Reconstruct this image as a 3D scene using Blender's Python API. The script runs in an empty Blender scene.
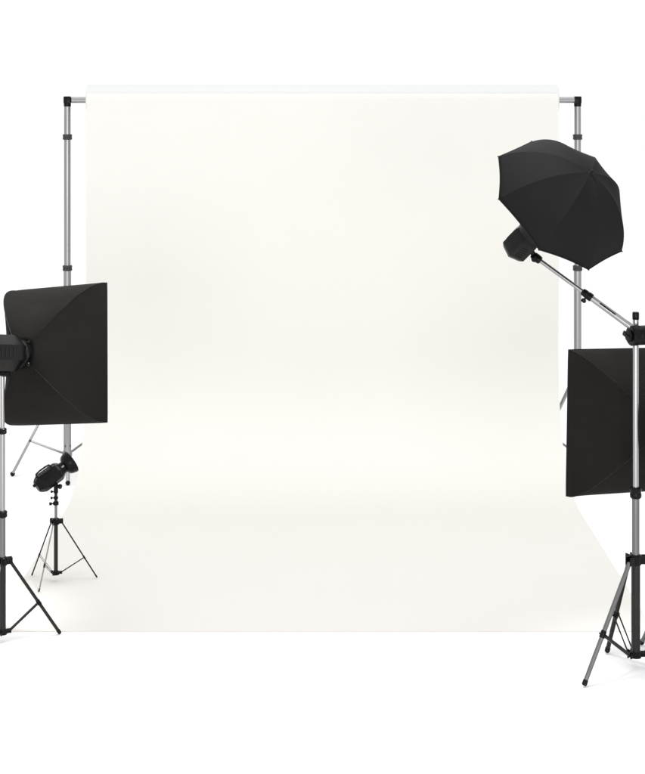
import bpy, bmesh, math, random
from mathutils import Vector, Matrix
random.seed(4)
S = bpy.context.scene
COL = S.collection
PI = math.pi
V = Vector

# ------------------------------------------------------------------ camera
H, F = 2.119, 1500.0            # eye height; focal length in photo pixels (645 wide)
cam_d = bpy.data.cameras.new('camera')
cam = bpy.data.objects.new('camera', cam_d)
COL.objects.link(cam)
cam.location = (0, 0, H)
cam.rotation_euler = (PI/2, 0, 0)
cam_d.sensor_fit = 'AUTO'
cam_d.sensor_width = 36
cam_d.lens = F/774*36
cam_d.shift_y = -287/774
cam_d.clip_end = 500
S.camera = cam

def at(px, py, d):
    return V(((px-322.5)*d/F, d, H-(py-100)*d/F))
def zat(py, d): return H-(py-100)*d/F
def ground(px, py):
    d = F*H/(py-100)
    return V(((px-322.5)*d/F, d, 0))

# ------------------------------------------------------------------ materials
def nodes(name):
    m = bpy.data.materials.new(name); m.use_nodes = True
    nt = m.node_tree
    return m, nt, nt.nodes['Principled BSDF']
def mat(name, col, rough=.5, metal=0., spec=.5, vary=0., scale=30., bump=0., bscale=200., rvary=0., stretch=None, sheen=0., coat=0.):
    m, nt, b = nodes(name)
    N, L = nt.nodes, nt.links
    b.inputs['Base Color'].default_value = (*col, 1)
    b.inputs['Roughness'].default_value = rough
    b.inputs['Metallic'].default_value = metal
    b.inputs['Specular IOR Level'].default_value = spec
    if sheen:
        b.inputs['Sheen Weight'].default_value = sheen
        b.inputs['Sheen Roughness'].default_value = .5
    if coat: b.inputs['Coat Weight'].default_value = coat
    tc = N.new('ShaderNodeTexCoord')
    mp = N.new('ShaderNodeMapping'); L.new(tc.outputs['Object'], mp.inputs['Vector'])
    if stretch: mp.inputs['Scale'].default_value = stretch
    if vary or rvary:
        n = N.new('ShaderNodeTexNoise'); n.inputs['Scale'].default_value = scale
        n.inputs['Detail'].default_value = 5
        L.new(mp.outputs['Vector'], n.inputs['Vector'])
        if vary:
            mx = N.new('ShaderNodeMix'); mx.data_type = 'RGBA'
            mx.inputs['A'].default_value = (*[c*(1-vary) for c in col], 1)
            mx.inputs['B'].default_value = (*[min(1, c*(1+vary)) for c in col], 1)
            L.new(n.outputs['Fac'], mx.inputs['Factor'])
            L.new(mx.outputs['Result'], b.inputs['Base Color'])
        if rvary:
            mr = N.new('ShaderNodeMapRange')
            mr.inputs['To Min'].default_value = max(0, rough-rvary); mr.inputs['To Max'].default_value = min(1, rough+rvary)
            L.new(n.outputs['Fac'], mr.inputs['Value']); L.new(mr.outputs['Result'], b.inputs['Roughness'])
    if bump:
        n2 = N.new('ShaderNodeTexNoise'); n2.inputs['Scale'].default_value = bscale; n2.inputs['Detail'].default_value = 4
        L.new(mp.outputs['Vector'], n2.inputs['Vector'])
        bp = N.new('ShaderNodeBump'); bp.inputs['Strength'].default_value = bump; bp.inputs['Distance'].default_value = .01
        L.new(n2.outputs['Fac'], bp.inputs['Height']); L.new(bp.outputs['Normal'], b.inputs['Normal'])
    return m

M = {}
M['floor'] = mat('studio_floor_white', (.93, .93, .93), .7, vary=.004, scale=3, spec=.2)
M['paper'] = mat('seamless_paper', (.696, .679, .648), .9, vary=.006, scale=2.5, bump=.02, bscale=5, spec=.12)
M['paper_roll'] = mat('paper_roll_toned_down', (.610, .620, .620), .85, vary=.006, scale=3, spec=.12)  # cooler tint, also darkened to offset the overhead light on the roll top
M['core'] = mat('cardboard_core', (.30, .24, .17), .9, vary=.15, scale=60)
M['alu'] = mat('satin_aluminium', (.295, .295, .302), .36, 1.0, vary=.06, scale=40, rvary=.07, stretch=(1, 1, .04))
M['steel'] = mat('brushed_steel_tube', (.31, .31, .31), .30, 1.0, vary=.08, scale=14, rvary=.05, stretch=(1, 1, .25))
M['gun'] = mat('gunmetal_tube', (.16, .16, .163), .34, .9, vary=.15, scale=50, rvary=.08, stretch=(1, 1, .05), spec=.3)
M['dark'] = mat('black_anodised_tube', (.013, .0125, .012), .36, .3, vary=.25, scale=60, rvary=.1, spec=.3)
M['plastic'] = mat('black_plastic', (.0032, .0032, .0032), .32, spec=.13, vary=.25, scale=70, bump=.05, bscale=500, rvary=.1)
M['plastic_soft'] = mat('charcoal_plastic', (.005, .005, .005), .45, spec=.13, vary=.2, scale=40, bump=.05, bscale=600)
M['rubber'] = mat('black_rubber', (.006, .006, .006), .75, spec=.2, vary=.2)
M['collar'] = mat('grey_plastic_collar', (.035, .035, .035), .5, spec=.3, vary=.15)
M['head'] = mat('black_painted_metal', (.0035, .0035, .0035), .26, spec=.15, vary=.25, scale=25, rvary=.06, bump=.008, bscale=500)
M['gold'] = mat('bright_screw', (.6, .6, .58), .25, 1.0)
M['diffuser'] = mat('white_diffuser_cloth', (.72, .72, .70), .8, vary=.02, spec=.1)
M['silver_lining'] = mat('silver_lining', (.55, .55, .55), .35, .9, bump=.1, bscale=120)
M['glass'] = mat('frosted_bulb', (.8, .78, .74), .3, spec=.5)

def fabric(name, col, wave=.25):
    m, nt, b = nodes(name); N, L = nt.nodes, nt.links
    b.inputs['Roughness'].default_value = .75
    b.inputs['Specular IOR Level'].default_value = .04
    b.inputs['Sheen Weight'].default_value = .0
    tc = N.new('ShaderNodeTexCoord')
    n = N.new('ShaderNodeTexNoise'); n.inputs['Scale'].default_value = 7; n.inputs['Detail'].default_value = 6
    L.new(tc.outputs['Object'], n.inputs['Vector'])
    mx = N.new('ShaderNodeMix'); mx.data_type = 'RGBA'
    mx.inputs['A'].default_value = (*[c*.82 for c in col], 1); mx.inputs['B'].default_value = (*[c*1.18 for c in col], 1)
    L.new(n.outputs['Fac'], mx.inputs['Factor']); L.new(mx.outputs['Result'], b.inputs['Base Color'])
    # slack cloth: slow folds plus a fine weave
    n1 = N.new('ShaderNodeTexNoise'); n1.inputs['Scale'].default_value = 9; n1.inputs['Detail'].default_value = 3; n1.inputs['Distortion'].default_value = .6
    L.new(tc.outputs['Object'], n1.inputs['Vector'])
    w1 = N.new('ShaderNodeTexNoise'); w1.inputs['Scale'].default_value = 420; w1.inputs['Detail'].default_value = 2
    L.new(tc.outputs['Object'], w1.inputs['Vector'])
    b1 = N.new('ShaderNodeBump'); b1.inputs['Strength'].default_value = wave; b1.inputs['Distance'].default_value = .012
    L.new(n1.outputs['Fac'], b1.inputs['Height'])
    b2 = N.new('ShaderNodeBump'); b2.inputs['Strength'].default_value = .15; b2.inputs['Distance'].default_value = .001
    L.new(w1.outputs['Fac'], b2.inputs['Height']); L.new(b1.outputs['Normal'], b2.inputs['Normal'])
    L.new(b2.outputs['Normal'], b.inputs['Normal'])
    return m
M['nylon'] = fabric('black_nylon', (.0106, .0100, .0089), .26)
M['umbrella'] = fabric('black_umbrella_cloth', (.0113, .0113, .0113), .12)
M['binding'] = mat('black_edge_binding', (.007, .007, .007), .7, spec=.2, vary=.2, scale=80)

# ------------------------------------------------------------------ mesh helpers
def link(name, bm, m, parent=None, angle=38, loc=None):
    me = bpy.data.meshes.new(name)
    bmesh.ops.remove_doubles(bm, verts=bm.verts, dist=1e-6)
    bmesh.ops.recalc_face_normals(bm, faces=bm.faces)
    bm.to_mesh(me); bm.free()
    for p in me.polygons: p.use_smooth = True
    me.set_sharp_from_angle(angle=math.radians(angle))
    mats = m if isinstance(m, (list, tuple)) else [m]
    for k in mats: me.materials.append(M[k])
    o = bpy.data.objects.new(name, me); COL.objects.link(o)
    if parent: o.parent = parent
    return o
def thing(name, label, cat, loc, rot=None, group=None):
    o = bpy.data.objects.new(name, None); COL.objects.link(o)
    o.empty_display_size = .1
    if rot is not None:
        o.matrix_world = Matrix.Translation(V(loc)) @ rot.to_4x4()
    else:
        o.location = loc
    o['label'] = label; o['category'] = cat
    if group: o['group'] = group
    return o
def frame_for(d, hint=V((0, 0, 1))):
    d = d.normalized()
    if abs(d.dot(hint)) > .98: hint = V((1, 0, 0))
    a = hint.cross(d).normalized(); b = d.cross(a)
    return a, b, d
def ring(bm, c, a, b, r, n, ph=0):
    return [bm.verts.new(c + r*(math.cos(ph+2*PI*i/n)*a + math.sin(ph+2*PI*i/n)*b)) for i in range(n)]
def skin(bm, r0, r1):
    n = len(r0)
    for i in range(n): bm.faces.new((r0[i], r0[(i+1) % n], r1[(i+1) % n], r1[i]))
def lathe(bm, p0, axis, prof, n=24, hint=V((0, 0, 1)), ph=0., capa=True, capb=True):
    """prof: list of (distance along axis, radius)"""
    a, b, d = frame_for(V(axis), hint)
    rs = [ring(bm, V(p0)+d*t, a, b, max(r, 1e-4), n, ph) for t, r in prof]
    for i in range(len(rs)-1): skin(bm, rs[i], rs[i+1])
    if capa: bm.faces.new(rs[0][::-1])
    if capb: bm.faces.new(rs[-1])
    return bm
def rod(bm, p, q, r, n=14, r2=None):
    p, q = V(p), V(q); L_ = (q-p).length; r2 = r if r2 is None else r2; e = min(r*.25, L_*.2)
    return lathe(bm, p, q-p, [(0, r-e), (e, r), (L_-e, r2), (L_, r2-e)], n)
def tube(bm, pts, r, n=8, closed=False):
    pts = [V(p) for p in pts]; rs = []
    prev = None
    for i, p in enumerate(pts):
        if closed: t = pts[(i+1) % len(pts)]-pts[i-1]
        else: t = pts[min(i+1, len(pts)-1)]-pts[max(i-1, 0)]
        t.normalize()
        if prev is None: a, b, _ = frame_for(t)
        else:
            a = (prev-t*prev.dot(t)).normalized(); b = t.cross(a)
        prev = a
        rs.append(ring(bm, p, a, b, r, n))
    for i in range(len(rs)-1): skin(bm, rs[i], rs[i+1])
    if closed: skin(bm, rs[-1], rs[0])
    else: bm.faces.new(rs[0][::-1]); bm.faces.new(rs[-1])
    return bm
def box(bm, c, sx, sy, sz, bev=.0, rot=None):
    g = bmesh.ops.create_cube(bm, size=1)
    vs = g['verts']
    mt = Matrix.Translation(V(c)) @ (rot.to_4x4() if rot else Matrix.Identity(4)) @ Matrix.Diagonal((sx, sy, sz, 1))
    bmesh.ops.transform(bm, matrix=mt, verts=vs)
    if bev:
        es = list({e for v in vs for e in v.link_edges})
        bmesh.ops.bevel(bm, geom=es, offset=bev, segments=2, affect='EDGES', profile=.6)
    return bm
def bar(bm, p, q, w, t, hint=V((0, 0, 1))):
    """flat strip from p to q, w wide (in the plane with hint) and t thick"""
    p, q = V(p), V(q); a, b, d = frame_for(q-p, hint)
    mt = Matrix((a, b, d)).transposed()
    return box(bm, (p+q)/2, t, w, (q-p).length, min(t, w)*.2, mt)
def new(): return bmesh.new()

# ------------------------------------------------------------------ setting
bm = new()
nx = [-120, -40, -15, -6, -3, 0, 3, 6, 15, 40, 120]; ny = [-40, -12, -4, 0, 3, 6, 9, 14, 30, 80, 220]
g = [[bm.verts.new((x, y, 0)) for x in nx] for y in ny]
for j in range(len(ny)-1):
    for i in range(len(nx)-1): bm.faces.new((g[j][i], g[j][i+1], g[j+1][i+1], g[j+1][i]))
fl = link('studio_floor', bm, 'floor'); fl['kind'] = 'structure'

# ------------------------------------------------------------------ seamless paper on its roll
YB, ZB, RR, HW = 8.5, H, .088, 1.323      # crossbar depth / height, roll radius, paper half width
YW = YB-RR-.001
pap = thing('backdrop_paper', 'wide off-white paper sheet hanging from its roll and sweeping down across the studio floor', 'paper backdrop', (0, YB, 0))
R_COVE = .45
prof = []
# the free end leaves the front of the roll
for i in range(25):
    a = math.radians(24-24*i/24)
    prof.append((-(RR+.0015)*math.cos(a), ZB+(RR+.0015)*math.sin(a)))
prof = [(y, z) for y, z in prof]
y0 = prof[-1][0]
LB, NB = 1.30, 40
bend = [(0., 0.)]
for i in range(NB*8):
    u = (i+.5)/(NB*8)
    a = PI/2*(u*u*(3-2*u))
    bend.append((bend[-1][0]-math.sin(a)*LB/(NB*8), bend[-1][1]-math.cos(a)*LB/(NB*8)))
R_COVE = -bend[-1][1]
for i in range(31): prof.append((y0, ZB-.05-(ZB-.05-R_COVE-.004)*i/30))
for i in range(8, NB*8+1, 8): prof.append((y0+bend[i][0], R_COVE+.004+bend[i][1]))
yend = F*H/(632-100)-YB
n = 26
yc = prof[-1][0]
for i in range(1, n+1):
    t = i/n
    lift = .004*(1-t)+.0016*t
    prof.append((yc+(yend-yc)*t, lift))
bm = new()
nu = 44
rows = []
for (y, z) in prof:
    row = []
    for i in range(nu+1):
        x = -HW+2*HW*i/nu
        w = 0.
        if R_COVE < z < ZB-.1:     # very slight slack waves in the hanging part
            k = min(1, (ZB-.1-z)/.5)*min(1, (z-R_COVE)/.4)
            w = k*(.0035*math.sin(x*3.1+.6)+.002*math.sin(x*7.3+z*1.4)+.0012*math.sin(x*13+2*z))
            e = abs(x)/HW
            w -= k*.012*max(0, (e-.93)/.07)**2
        row.append(bm.verts.new((x, y+w, z)))
    rows.append(row)
for j in range(len(rows)-1):
    for i in range(nu): bm.faces.new((rows[j][i], rows[j][i+1], rows[j+1][i+1], rows[j+1][i]))
sheet = link('sheet', bm, 'paper', pap, 60)
md = sheet.modifiers.new('thick', 'SOLIDIFY'); md.thickness = .0009; md.offset = 0
md = sheet.modifiers.new('crisp_edge', 'EDGE_SPLIT'); md.split_angle = math.radians(60)
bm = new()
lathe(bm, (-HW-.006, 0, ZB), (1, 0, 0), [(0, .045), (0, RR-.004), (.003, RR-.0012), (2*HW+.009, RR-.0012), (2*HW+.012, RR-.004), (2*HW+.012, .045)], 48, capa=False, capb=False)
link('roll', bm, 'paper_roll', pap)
for s in (-1, 1):
    bm = new()
    lathe(bm, (s*(HW-.05), 0, ZB), (s, 0, 0), [(0, .0445), (.060, .0445), (.060, .0385), (0, .0385)], 32, capa=False, capb=False)
    link('core', bm, 'core', pap)

# ------------------------------------------------------------------ backdrop stands and crossbar
DX = 255*YB/F
bm = new()
rod(bm, (-DX+.021, YB, ZB), (DX-.021+.01, YB, ZB), .0175, 24)
cb = link('crossbar', bm, 'alu')
cb['label'] = 'silver crossbar through the paper roll, its bare ends showing between roll and posts'; cb['category'] = 'crossbar'
# the bar is a thing of its own laid on the two posts
def backdrop_stand(s, label):
    px = 322.5 + s*255
    x = s*DX
    t = thing('backdrop_stand', label, 'backdrop stand', (x, YB, 0), group='backdrop stands')
    zc1, zc2, zh, zl = zat(137, YB), zat(268, YB), zat(378, YB), zat(451, YB)
    o = link('pole', rod(new(), (0, 0, zc2-.03), (0, 0, ZB-.02), .0185, 28), 'alu', t)
    link('pole', rod(new(), (0, 0, zl-.02), (0, 0, zc2), .0215, 28), 'alu', t)
    bm = new(); box(bm, (0, 0, ZB), .040, .044, .042, .006)
    rod(bm, (0, 0, ZB-.04), (0, 0, ZB), .0205, 24)
    link('end_cap', bm, 'plastic', t)
    for z, r in ((zc1, .0265), (zc2, .027)):
        c = link('collar', lathe(new(), (0, 0, z-.0155), (0, 0, 1), [(0, r-.003), (.003, r), (.013, r), (.0145, r-.002), (.0165, r-.002), (.018, r), (.028, r), (.031, r-.003)], 28), 'collar', t)
        kb = new()
        lathe(kb, (0, r-.004, z), (0, 1, 0), [(0, .005), (.014, .005), (.014, .011), (.028, .012), (.030, .010)], 14)
        link('knob', kb, 'plastic', c)
    link('leg_collar', lathe(new(), (0, 0, zh-.03), (0, 0, 1), [(0, .026), (.004, .030), (.05, .030), (.055, .026)], 24), 'collar', t)
    link('brace_collar', lathe(new(), (0, 0, zl-.03), (0, 0, 1), [(0, .024), (.003, .027), (.028, .027), (.031, .024)], 24), 'alu', t)
    feet = [V((-.30*1.0*-s if s > 0 else -.30, -.05, 0)), V((.045*(1 if s < 0 else -1), -.25, 0)), V((.21*(1 if s < 0 else -1), .24, 0))]
    if s > 0: feet[0] = V((.30, -.05, 0))
    # every leg is a flat channel with a round rubber foot and a brace to the lower collar
    if s > 0: feet.append(None)
    for f in feet:
        if f is None: continue
        dr = V((f.x, f.y, 0)).normalized()
        top = V((0, 0, zh))+dr*.026; ft = f+V((0, 0, .016))
        lb = new(); bar(lb, top, ft, .014, .022)
        lg = link('leg', lb, 'alu', t)
        fb = new(); bmesh.ops.create_uvsphere(fb, u_segments=18, v_segments=12, radius=.0135, matrix=Matrix.Translation(f+V((0, 0, .0136))))
        link('rubber_foot', fb, 'rubber', lg)
        mid = top.lerp(ft, .655)
        bb = new(); bar(bb, mid+V((0, 0, -.002)), V((0, 0, zl-.012))+dr*.022, .012, .008)
        br = link('brace', bb, 'alu', t)
        sb = new(); tn = dr.cross(V((0, 0, 1)))
        rod(sb, mid-tn*.016, mid+tn*.016, .006, 10); link('rivet', sb, 'collar', br)
    return t
backdrop_stand(-1, 'tall silver backdrop stand behind the left-hand black softbox, with its tripod legs showing')
backdrop_stand(1, 'tall silver backdrop stand behind the black umbrella and the right-hand softbox')

# ------------------------------------------------------------------ light stands
def light_stand(name, label, loc, sections, collars, hub, low, legs, braces, top=None, rleg=.0075, scale=1., group='tripod light stands'):
    """sections: (z0,z1,radius,material); collars: (z,radius,height,knob dir); legs: (foot vector, material)"""
    t = thing(name, label, 'light stand', loc, group=group)
    for z0, z1, r, m in sections:
        link('pole', rod(new(), (0, 0, z0), (0, 0, z1), r, 24), m, t)
    for z, r, h, kd in collars:
        c = link('collar', lathe(new(), (0, 0, z-h/2), (0, 0, 1), [(0, r*.82), (h*.12, r), (h*.42, r), (h*.47, r*.93), (h*.55, r*.93), (h*.6, r), (h*.88, r), (h, r*.8)], 24), 'plastic', t)
        if kd is not None:
            kd = V(kd).normalized(); kb = new()
            lathe(kb, V((0, 0, z))+kd*(r*.8), kd, [(0, r*.25), (r*.7, r*.25), (r*.7, r*.5), (r*1.0, r*.58), (r*1.45, r*.55), (r*1.55, r*.4)], 12)
            link('knob', kb, 'plastic', c)
    hr = .024*scale
    hb = new()
    lathe(hb, (0, 0, hub-.017*scale), (0, 0, 1), [(0, hr*.7), (.004*scale, hr*.8), (.03*scale, hr*.8), (.034*scale, hr*.62)], 24)
    lw = new()
    lathe(lw, (0, 0, low-.012*scale), (0, 0, 1), [(0, hr*.5), (.002*scale, hr*.75), (.018*scale, hr*.75), (.022*scale, hr*.6)], 24)
    for f, m in legs:
        dr = V((f.x, f.y, 0)).normalized(); tn = dr.cross(V((0, 0, 1)))
        for s in (-1, 1):
            box(hb, V((0, 0, hub))+dr*hr*1.05+tn*s*rleg*1.25, hr*1.1, rleg*.55, .026*scale, .001, Matrix((dr, tn, V((0, 0, 1)))).transposed())
            box(lw, V((0, 0, low))+dr*hr*.95+tn*s*rleg*.85, hr*.9, rleg*.45, .015*scale, .0008, Matrix((dr, tn, V((0, 0, 1)))).transposed())
    link('leg_hub', hb, 'plastic', t); link('brace_hub', lw, 'plastic', t)
    for (f, m), (fr, wide) in zip(legs, braces):
        dr = V((f.x, f.y, 0)).normalized(); tn = dr.cross(V((0, 0, 1)))
        top_ = V((0, 0, hub-.004))+dr*hr*1.25; ft = f+V((0, 0, rleg*.9))
        d_ = (ft-top_).normalized()
        lg = link('leg', rod(new(), top_, ft-d_*.008*scale, rleg, 14), m, t)
        link('rubber_foot', lathe(new(), ft-d_*.016*scale, d_, [(0, rleg*1.03), (.002, rleg*1.15), (.014*scale, rleg*1.15), (.018*scale, rleg*.8)], 14), 'rubber', lg)
        mid = top_.lerp(ft, fr)
        q = V((0, 0, low))+dr*hr*1.1
        for s in ((-1, 1) if wide else (0,)):
            bb = new()
            if wide: rod(bb, mid+tn*s*rleg*1.4, q+tn*s*rleg*1.4, rleg*.33, 8)
            else: bar(bb, mid, q, rleg*1.5, rleg*1.0)
            br = link('brace', bb, 'dark', t)
        sv = new(); lathe(sv, mid-d_*.012*scale, d_, [(0, rleg*1.05), (.002, rleg*1.25), (.022*scale, rleg*1.25), (.024*scale, rleg*1.05)], 14)
        rod(sv, mid-tn*rleg*2, mid+tn*rleg*2, rleg*.4, 8)
        link('leg_clip', sv, 'plastic', lg)
    return t

# --- stand under the left-hand softbox
dL = 5.862
baseL = ground(0, 100+F*H/dL); baseL = V(((2.6-322.5)*dL/F, dL, 0))
footL = ground(60, 634.5)-baseL; footL.z = 0
light_stand('light_stand', 'slim black and silver tripod stand under the left-hand softbox, cut by the left picture edge', baseL,
    [(zat(433, dL), zat(371, dL), .0085, 'steel'), (zat(514, dL), zat(430, dL), .0100, 'steel'), (zat(562, dL), zat(512, dL), .0118, 'gun'), (zat(632, dL), zat(561, dL), .0132, 'dark')],
    [(zat(431, dL), .0165, .022, (-1, -.3, 0)), (zat(514, dL), .0185, .026, (-1, -.3, 0))],
    zat(561, dL), zat(631.5, dL), [(footL, 'dark'), (V((-.03, -.26, 0)), 'steel'), (V((-.19, .16, 0)), 'dark')], [(.57, False), (.55, False), (.55, False)], rleg=.0065)

# --- low stand of the background light
dB = 6.594
baseB = V(((56-322.5)*dB/F, dB, 0))
def rel(px, py, b):
    f = ground(px, py)-b; f.z = 0; return f
light_stand('light_stand', 'low thin black tripod stand on the paper sheet carrying the small background light', baseB+V((0, 0, .0055)),
    [(zat(505, dB), zat(487, dB), .0070, 'dark'), (zat(523, dB), zat(503, dB), .0062, 'gun'), (zat(575, dB), zat(520, dB), .0088, 'dark')],
    [(zat(504.5, dB), .0125, .016, (-1, -.4, 0)), (zat(499, dB), .010, .012, (-1, -.2, 0)), (zat(493, dB), .010, .012, (-1, .1, 0))],
    zat(522.5, dB), zat(573, dB)-.004, [(rel(32, 577, baseB), 'dark'), (rel(39, 593.5, baseB), 'steel'), (rel(97, 579, baseB), 'dark')], [(.62, True), (.62, True), (.64, False)], rleg=.0031, scale=.82)

# --- boom stand in front at right
dS = 5.596
baseS = V(((635.6-322.5)*dS/F, dS, 0))
boom = light_stand('boom_stand', 'tall silver boom stand in front of the right-hand softbox, holding the umbrella light', baseS,
    [(zat(494, dS), zat(318, dS), .0112, 'steel'), (zat(562, dS), zat(491, dS), .0138, 'gun'), (zat(656, dS), zat(560, dS), .0165, 'dark')],
    [(zat(492.5, dS), .0215, .042, None)],
    zat(559.5, dS), zat(654, dS), [(rel(584, 687, baseS), 'gun'), (rel(607, 653.5, baseS), 'dark'), (V((.27, .03, 0)), 'gun')], [(.595, False), (.60, True), (.6, False)], rleg=.0086, scale=1.15)
link('end_cap', lathe(new(), (0, 0, zat(319.5, dS)), (0, 0, 1), [(0, .0118), (.002, .0128), (.024, .0128), (.028, .011)], 20), 'plastic', boom)
# boom arm: thin inner tube, thick outer tube, joint and clamp
pv = at(640, 335.5, dS-.03)-baseS
be = at(534.5, 256.5, 5.70)-baseS
pv2 = at(629, 325.5, dS-.033)-baseS
dirb = (be-pv2).normalized()
j = pv2+dirb*((at(588, 294, 5.62)-baseS)-pv2).dot(dirb)
link('boom_arm', rod(new(), pv2-dirb*.28, j, .0115, 20), 'steel', boom)
link('boom_arm', rod(new(), j-dirb*.05, be, .0082, 18), 'steel', boom)
jb = new(); lathe(jb, j-dirb*.021, dirb, [(0, .0125), (.003, .0155), (.018, .0155), (.020, .0135), (.024, .0135), (.026, .0150), (.042, .0135), (.045, .010)], 18)
jo = link('boom_joint', jb, 'plastic', boom)
a_, b_, d_ = frame_for(dirb)
kb = new(); lathe(kb, j-b_*.012, -b_, [(0, .004), (.008, .004), (.008, .009), (.018, .010), (.020, .008)], 12); link('knob', kb, 'plastic', jo)
sp = new(); bar(sp, j-dirb*.055-V((0, .0118, -.004)), j-dirb*.125-V((0, .0118, -.004)), .006, .0015); link('label_strip', sp, 'plastic', boom)
# clamp: drum lying across, seen on its disc
ca = V((-.95, -.30, .0)).normalized()
cl = new(); c0 = at(636.0, 335.5, dS-.040)-baseS
lathe(cl, c0-ca*.165, ca, [(0, .030), (.006, .036), (.06, .036), (.063, .0345), (.067, .0345), (.07, .036), (.150, .036), (.156, .036), (.158, .0345), (.164, .0345), (.166, .0375), (.186, .0375), (.190, .034)], 40)
clo = link('boom_clamp', cl, 'plastic', boom)
kb = new(); p1 = c0+ca*.026
lathe(kb, p1, ca, [(0, .020), (.004, .022), (.010, .020), (.012, .010)], 20)
a_, b_, d_ = frame_for(ca)
bar(kb, p1+ca*.012-a_*.024+b_*.006, p1+ca*.012+a_*.024-b_*.006, .012, .012)
link('clamp_handle', kb, 'plastic_soft', clo)
sc = new(); lathe(sc, p1+ca*.004-a_*.027+b_*.012, ca, [(0, .004), (.008, .004), (.009, .003)], 10); link('screw', sc, 'steel', clo)

# ------------------------------------------------------------------ flash heads (local +X = the way it points)
def head_parts(t, L, R, x1, rib=True, bracket=None, n=8, taper=.62, tube_len=.0):
    """body from x1-L to x1; returns body object"""
    x0 = x1-L
    b = new()
    lathe(b, (x0, 0, 0), (1, 0, 0), [(0, R*.70), (L*.05, R*.80), (L*.17, R*.985), (L*.20, R), (L*.78, R), (L*.86, R*.985), (L*.90, R*.94), (L, R*taper)], n, ph=PI/n)
    bmesh.ops.bevel(b, geom=[e for e in b.edges if e.is_manifold and e.calc_face_angle(0) > .3], offset=R*.07, segments=2, affect='EDGES')
    # cooling slots along the flanks
    nf = len(b.faces)
    for k in range(n):
        a = 2*PI*k/n
        if k % 2: continue
        nrm = V((0, math.cos(a), math.sin(a))); tn = V((0, -math.sin(a), math.cos(a)))
        for i in range(5):
            c = V((x0+L*(.28+.09*i), 0, 0))+nrm*(R*math.cos(PI/n)+.0002)
            box(b, c, L*.03, R*.45, .0016, 0, Matrix((V((1, 0, 0)), tn, nrm)).transposed())
    b.faces.ensure_lookup_table()
    for f in b.faces[nf:]: f.material_index = 1
    body = link('body', b, ['head', 'rubber'], t, 30)
    rp = new()
    lathe(rp, (x0-.004, 0, 0), (1, 0, 0), [(0, R*.60), (.001, R*.63), (.006, R*.63)], n, ph=PI/n)
    bp = link('rear_panel', rp, 'plastic_soft', body)
    dk = new()
    lathe(dk, (x0-.003, R*.2, R*.18), (-1, 0, 0), [(0, R*.16), (.010, R*.15), (.011, R*.13)], 16)
    link('dial', dk, 'plastic', body)
    return body
def bracket(t, x, z0, z1, R, w=.02):
    b = new()
    box(b, (x, 0, (z0-R*.86)/2-.0), w*2.0, w*1.1, abs(z0+R*.86)+.012, .003)
    lathe(b, (x, 0, z1), (0, 0, 1), [(0, w*.55), (.003, w*.62), (z0-z1-.002, w*.62), (z0-z1, w*.5)], 18)
    rod(b, (x, -w*1.2, z0-.006), (x, w*1.2, z0-.006), w*.55, 16)
    return b

def rot_from(n_, u_, v_):   # local X=n (forward), Y=-u (left), Z=v (up)
    return Matrix((n_, -u_, v_)).transposed()
def pose(yaw, p, r):
    n_ = V((math.sin(yaw)*math.cos(p), math.cos(yaw)*math.cos(p), math.sin(p)))
    u_ = n_.cross(V((0, 0, 1))).normalized(); v_ = u_.cross(n_)
    return n_, math.cos(r)*u_+math.sin(r)*v_, -math.sin(r)*u_+math.cos(r)*v_

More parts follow.
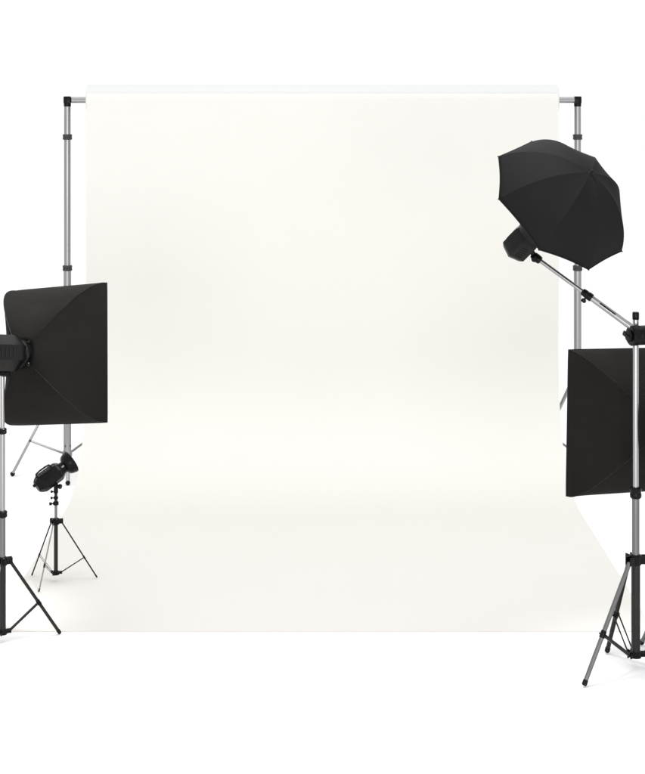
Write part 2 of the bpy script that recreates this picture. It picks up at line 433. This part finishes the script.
# ------------------------------------------------------------------ softboxes
def softbox(label, yaw, p, r, apex, A, B, D, side):
    n_, u_, v_ = pose(yaw, p, r)
    t = thing('softbox_light', label, 'softbox', apex, rot_from(n_, u_, v_), group='softboxes')
    r0 = .050
    K, NT = 14, 30
    def g(s): return (1-(1-s)**2.5)
    def corner(k, s):
        sy, sz = [(1, 1), (-1, 1), (-1, -1), (1, -1)][k]
        q = r0*.7071
        return V((.012+(D-.012)*s, sy*(q+(A-q)*g(s)), sz*(q+(B-q)*g(s))))
    bm = new(); grid = []
    for i in range(NT+1):
        s = i/NT; row = []
        blend = min(1, s/.35)
        for k in range(4):
            c0_, c1_ = corner(k, s), corner((k+1) % 4, s)
            for m_ in range(K):
                f = m_/K
                p_ = c0_.lerp(c1_, f)
                # round near the speed ring, taut with a slight inward sag further out
                bulge = math.sin(PI*f)
                rad = V((0, p_.y, p_.z))
                mid = (c0_+c1_)/2; nd = V((0, mid.y, mid.z)).normalized()
                p_ = p_+nd*bulge*((1-blend)**1.5*r0*.29) - nd*bulge*.004*math.sin(PI*min(1, s))*blend
                p_.x += bulge*.018*math.sin(PI*s)*blend
                # gathers where the cloth is pulled at the corners of the mouth
                pull = math.exp(-((s-.97)/.05)**2)*(abs(f-.5)*2)**6
                p_ -= nd*pull*.006*math.sin(f*40)
                row.append(bm.verts.new(p_))
        grid.append(row)
    for i in range(NT): skin(bm, grid[i], grid[i+1])
    sh = link('fabric_shell', bm, 'nylon', t, 34)
    md = sh.modifiers.new('cloth', 'SOLIDIFY'); md.thickness = .0012; md.offset = -1
    for k in range(4):
        link('seam', tube(new(), [corner(k, .05+.95*i/24)*1.0 for i in range(25)], .0016, 6), 'binding', sh)
    rim = []
    rm = new()
    for k in range(4):
        c0_, c1_ = corner(k, 1), corner((k+1) % 4, 1)
        for m_ in range(K): rim.append(c0_.lerp(c1_, m_/K))
    tube(rm, rim, .0032, 6, True)
    link('rim_binding', rm, 'binding', sh)
    # lip that runs a little past the white front cloth
    df = new()
    vs = [[df.verts.new((D-.010+.004*math.sin(PI*i/12)*math.sin(PI*j_/12), (A-.008)*(2*i/12-1), (B-.008)*(2*j_/12-1))) for i in range(13)] for j_ in range(13)]
    for j_ in range(12):
        for i in range(12): df.faces.new((vs[j_][i], vs[j_][i+1], vs[j_+1][i+1], vs[j_+1][i]))
    dfo = link('front_diffuser', df, 'diffuser', t); md = dfo.modifiers.new('cloth', 'SOLIDIFY'); md.thickness = .001
    # speed ring with rod sockets
    sr = new()
    lathe(sr, (-.014, 0, 0), (1, 0, 0), [(0, .042), (0, .053), (.003, .056), (.020, .056), (.026, .053), (.026, .042)], 40, capa=False, capb=False)
    ring_o = link('speed_ring', sr, 'plastic', t)
    for k in range(4):
        a = PI/4+PI/2*k
        c = V((-.002, .053*math.cos(a), .053*math.sin(a)))
        sk = new(); nd = V((0, math.cos(a), math.sin(a)))
        lathe(sk, c, V((.35, 0, 0))+nd*.9, [(0, .005), (.002, .006), (.014, .006), (.016, .005)], 12)
        link('rod_socket', sk, 'plastic', ring_o)
    lv = new(); bar(lv, (.0, .025, .052), (-.010, .030, .068), .008, .004); link('release_lever', lv, 'steel', ring_o)
    # flash head
    fh = head_parts(t, .26, .076, -.018, n=8, taper=.68)
    fr = new()
    lathe(fr, (-.030, 0, 0), (1, 0, 0), [(0, .051), (.002, .054), (.018, .053), (.020, .047)], 40)
    link('bayonet_ring', fr, 'rubber', fh)
    return t, (n_, u_, v_)

apL = V((-1.1950, 5.928, 1.1165))
sL, (nL, uL, vL) = softbox('black softbox at the left, facing the paper, its flash head cut by the picture edge', .5309, -.1618, .1312, apL, .2380, .2761, .2471, -1)
sR, (nR, uR, vR) = softbox('black softbox at the right, behind the boom stand, cut by the picture edge', -.4153, -.0488, -.0508, V((1.31, 5.751, .862)), .302, .280, .2072, 1)
def head_mount(t, root_rot, offs, pole_top_world, R):
    """vertical spigot in world space from the pole top up to the head body, expressed in the thing's frame"""
    inv = t.matrix_world.inverted()
    a = inv @ pole_top_world; b_ = V(offs)
    bm = new()
    d = (b_-a)
    lathe(bm, a-d.normalized()*.03, d, [(0, .0125), (.003, .0145), (.034, .0145), (.036, .011), (d.length+.03, .010)], 18)
    o = link('mount', bm, 'plastic', t)
    kb = new(); side = inv.to_3x3() @ V((.75, -.6, 0)); side.normalize()
    c = a.lerp(b_, .35)
    lathe(kb, c, side, [(0, .013), (.012, .013), (.013, .006), (.022, .006), (.022, .012), (.034, .013), (.036, .010)], 14)
    link('tilt_knob', kb, 'plastic', o)
    jb = new(); box(jb, b_, .05, .03, .018, .004)
    link('bracket', jb, 'plastic', o)
bpy.context.view_layer.update()
head_mount(sL, None, (-.10, 0, -.078), V((baseL.x, baseL.y, zat(373, dL))), .076)
# stand under the right-hand softbox: only one foot of it reaches into the picture
hw = sR.matrix_world @ V((-.10, 0, -.078))
baseR = V((hw.x+.006, hw.y, 0))
light_stand('light_stand', 'tripod stand under the right-hand softbox, just one steel leg tip showing at the picture edge', baseR,
    [(zat(520, 5.65), hw.z-.03, .009, 'steel'), (.02, zat(515, 5.65), .013, 'dark')],
    [(zat(517, 5.65), .0185, .026, (1, 0, 0))],
    .33, .03, [(rel(641, 645.5, baseR), 'gun'), (V((.17, .10, 0)), 'gun'), (V((.06, -.21, 0)), 'gun')], [(.55, False), (.55, False), (.55, False)], rleg=.0085)
head_mount(sR, None, (-.10, 0, -.078), V((baseR.x, baseR.y, hw.z-.035)), .076)

# ------------------------------------------------------------------ umbrella
ax = V((.46, -.645, .613)).normalized()
e1 = V((.8, 0, -.6)); e1 = (e1-ax*e1.dot(ax)).normalized(); e2 = ax.cross(e1)
dU = 5.55
cU = at(560, 203.8, dU)
RU, hU = 77.5*dU/F, 53*dU/F
umb = thing('umbrella', 'open black eight-panel photo umbrella on the boom arm, its outside turned to the camera', 'umbrella', cU, Matrix((e1, e2, ax)).transposed())
def ribpt(k, s, lift=0.):
    a = k*PI/4-.02+math.radians(1.5)*math.sin(k*2.3)
    th = s*1.12
    r = RU*math.sin(th)/math.sin(1.12)
    z = hU*(math.cos(th)-math.cos(1.12))/(1-math.cos(1.12))
    return V((r*math.cos(a), r*math.sin(a), z+lift))
bm = new(); NS, KP = 22, 10
gr = []
for i in range(NS+1):
    s = i/NS; row = []
    for k in range(8):
        p0_, p1_ = ribpt(k, max(s, .012)), ribpt(k+1 if k < 7 else 0, max(s, .012))
        for m_ in range(KP):
            f = m_/KP
            p_ = p0_.lerp(p1_, f)
            sag = math.sin(PI*f)
            cut = 1-.011*sag*s**3       # hem drawn in between the rib tips
            p_ = V((p_.x*cut, p_.y*cut, p_.z+.005*sag*s**4-.004*sag*math.sin(PI*s)))
            row.append(bm.verts.new(p_))
    gr.append(row)
for i in range(NS): skin(bm, gr[i], gr[i+1])
hem = [v.co.copy() for v in gr[-1]]
can = link('canopy', bm, 'umbrella', umb, 16)
md = can.modifiers.new('cloth', 'SOLIDIFY'); md.thickness = .0008; md.offset = -1
link('hem', tube(new(), hem, .0018, 6, True), 'binding', can)
for k in range(8):
    rb = link('rib', tube(new(), [V((ribpt(k, .05+.93*i/18).x*.978, ribpt(k, .05+.93*i/18).y*.978, ribpt(k, .05+.93*i/18).z-.004)) for i in range(19)], .0018, 6), 'steel', umb)
    rod_b = new(); rod(rod_b, ribpt(k, .5, -.006), (0, 0, -.03), .0015, 6); link('strut', rod_b, 'steel', rb)
    tp = new(); q = ribpt(k, 1.0); rod(tp, q*.985, q*1.012, .0025, 8); link('rib_tip', tp, 'rubber', rb)
link('shaft', rod(new(), (0, 0, -.30), (0, 0, hU+.004), .004, 12), 'steel', umb)
link('ferrule', lathe(new(), (0, 0, hU-.004), (0, 0, 1), [(0, .010), (.004, .010), (.006, .006), (.020, .0055), (.023, .003)], 16), 'rubber', umb)
link('runner', lathe(new(), (0, 0, -.05), (0, 0, 1), [(0, .007), (.03, .007), (.03, .011), (.036, .011)], 14), 'plastic', umb)

# flash head on the boom end, pointing up into the umbrella
hc = at(524, 240.5, 5.70)
hn = ax; hv = e2.copy()
hrot = Matrix((hn, e1.cross(hn)*-1, e1*-1))
hY = V((0, 0, 1)).cross(hn).normalized(); hZ = hn.cross(hY)
fh = thing('flash_head', 'black flash head on the tip of the boom arm, half hidden by the umbrella', 'flash head', hc, Matrix((hn, hY, hZ)).transposed())
head_parts(fh, .135, .061, .058, n=6, taper=.86)
link('reflector', lathe(new(), (.052, 0, 0), (1, 0, 0), [(0, .050), (.004, .056), (.05, .062), (.053, .063), (.053, .059), (.004, .050)], 36, capb=False), 'plastic', fh)
bpy.context.view_layer.update()
inv = fh.matrix_world.inverted(); bl = inv @ (baseS+be)
bb = new()
nd = V((0, bl.y, bl.z)).normalized()
rod(bb, bl, V((bl.x*.6, nd.y*.050, nd.z*.050)), .010, 14)
mo = link('mount', bb, 'plastic', fh)
db = inv.to_3x3() @ dirb
lathe(bb := new(), bl-db*.030, db, [(0, .0095), (.004, .0150), (.020, .0170), (.032, .0165), (.042, .011)], 18)
link('boom_socket', bb, 'plastic', fh)
kb = new(); side = inv.to_3x3() @ V((-.2, -1, -.35)); side.normalize()
lathe(kb, bl, side, [(0, .005), (.015, .005), (.015, .010), (.028, .011), (.030, .009)], 14); link('tilt_knob', kb, 'plastic', mo)
gs = new(); lathe(gs, V((-.01, 0, 0))+(inv.to_3x3() @ V((.25, -.9, .1))).normalized()*.060, inv.to_3x3() @ V((.25, -.9, .1)), [(0, .004), (.006, .004), (.007, .003)], 10); link('screw', gs, 'steel', mo)

# ------------------------------------------------------------------ background light
bn = V((.74, .46, .49)).normalized()
bY = V((0, 0, 1)).cross(bn).normalized(); bZ = bn.cross(bY)
bc = at(49, 478, dB)
bg = thing('flash_head', 'small black background light with round reflector, tilted up on the low stand', 'flash head', bc, Matrix((bn, bY, bZ)).transposed())
head_parts(bg, .127, .043, .066, n=8, taper=.74)
rf = new()
lathe(rf, (.058, 0, 0), (1, 0, 0), [(0.0, 0.0224), (0.0026, 0.0257), (0.0172, 0.0257), (0.0189, 0.0241), (0.0241, 0.0274), (0.0284, 0.0365), (0.0344, 0.0427), (0.0447, 0.0473), (0.055, 0.0494), (0.0568, 0.0515), (0.0636, 0.0515), (0.0654, 0.0498), (0.0568, 0.0465), (0.0378, 0.039), (0.031, 0.0249)], 40, capa=True, capb=True)
ro = link('reflector', rf, 'plastic', bg)
bu = new(); bmesh.ops.create_uvsphere(bu, u_segments=16, v_segments=10, radius=.014, matrix=Matrix.Translation((.100, 0, 0))); link('bulb', bu, 'glass', ro)
cp = new()
for k in range(3):
    a = 2*PI*k/3+.5
    nd = V((0, math.cos(a), math.sin(a))); box(cp, V((.068, 0, 0))+nd*.028, .020, .008, .006, .001, Matrix((V((1, 0, 0)), V((0, -nd.z, nd.y)), nd)).transposed())
link('latch', cp, 'steel', ro)
bpy.context.view_layer.update()
inv = bg.matrix_world.inverted()
bl = inv @ V((baseB.x, baseB.y, zat(489, dB)+.0055))
bb = new(); rod(bb, bl-(inv.to_3x3() @ V((0, 0, .02))), bl+(inv.to_3x3() @ V((0, 0, .02))), .0095, 16)
rod(bb, bl+(inv.to_3x3() @ V((0, 0, .008))), V((bl.x*.8, bl.y*.5, bl.z*.5)), .009, 12)
mo = link('mount', bb, 'plastic', bg)
kb = new(); side = inv.to_3x3() @ V((.9, -.4, -.2))
lathe(kb, bl+(inv.to_3x3() @ V((0, 0, .012))), side, [(0, .005), (.016, .005), (.016, .010), (.026, .011), (.028, .009)], 14); link('tilt_knob', kb, 'plastic', mo)
# carrying handle on top of the body
hb = new(); tube(hb, [(-.045, 0, .038), (-.040, 0, .050), (-.02, 0, .053), (.01, 0, .053), (.028, 0, .050), (.033, 0, .038)], .0038, 10)
link('handle', hb, 'plastic_soft', bg)

# ------------------------------------------------------------------ light: white studio all round, plus added fill lamps out of view
w = bpy.data.worlds.new('World'); S.world = w; w.use_nodes = True
b = w.node_tree.nodes['Background']; b.inputs['Color'].default_value = (1, 1, 1, 1); b.inputs['Strength'].default_value = 1.085
def area(name, loc, target, sx, sy, power, col=(1, 1, 1)):
    l = bpy.data.lights.new(name, 'AREA'); l.shape = 'RECTANGLE'; l.size = sx; l.size_y = sy; l.energy = power; l.color = col
    o = bpy.data.objects.new(name, l); COL.objects.link(o); o.location = loc
    o.rotation_euler = (V(target)-V(loc)).to_track_quat('-Z', 'Y').to_euler()
    return o
area('added_fill_front', (0, -1.2, 1.1), (0, 8.4, .8), 5.0, 2.0, 240)  # added unseen fill that brightens the hanging paper
area('added_fill_overhead', (0, 6.6, 12.0), (0, 6.9, 0), 7.0, 4.5, 415)  # broad unseen fill, added to lift the paper lying on the floor
for lx, ly, tx, ty, tz, pw in ((.08, 6.1, -1.20, 6.05, 1.3, 4.0), (.25, 5.7, .95, 5.6, 1.7, 2.3)):
    lo = area('added_fill_top', (lx, ly, 4.4), (tx, ty, tz), .4, .4, pw)  # narrow unseen fills, added to lighten upper panels of softbox and umbrella
    lo.data.spread = math.radians(17)

# ------------------------------------------------------------------ render
S.render.engine = 'CYCLES'
S.cycles.samples = 256
S.cycles.use_denoising = True
S.cycles.max_bounces = 8
S.view_settings.view_transform = 'Standard'
S.view_settings.look = 'None'
S.view_settings.exposure = 0
S.view_settings.gamma = 1
S.render.resolution_x, S.render.resolution_y = 853, 1024
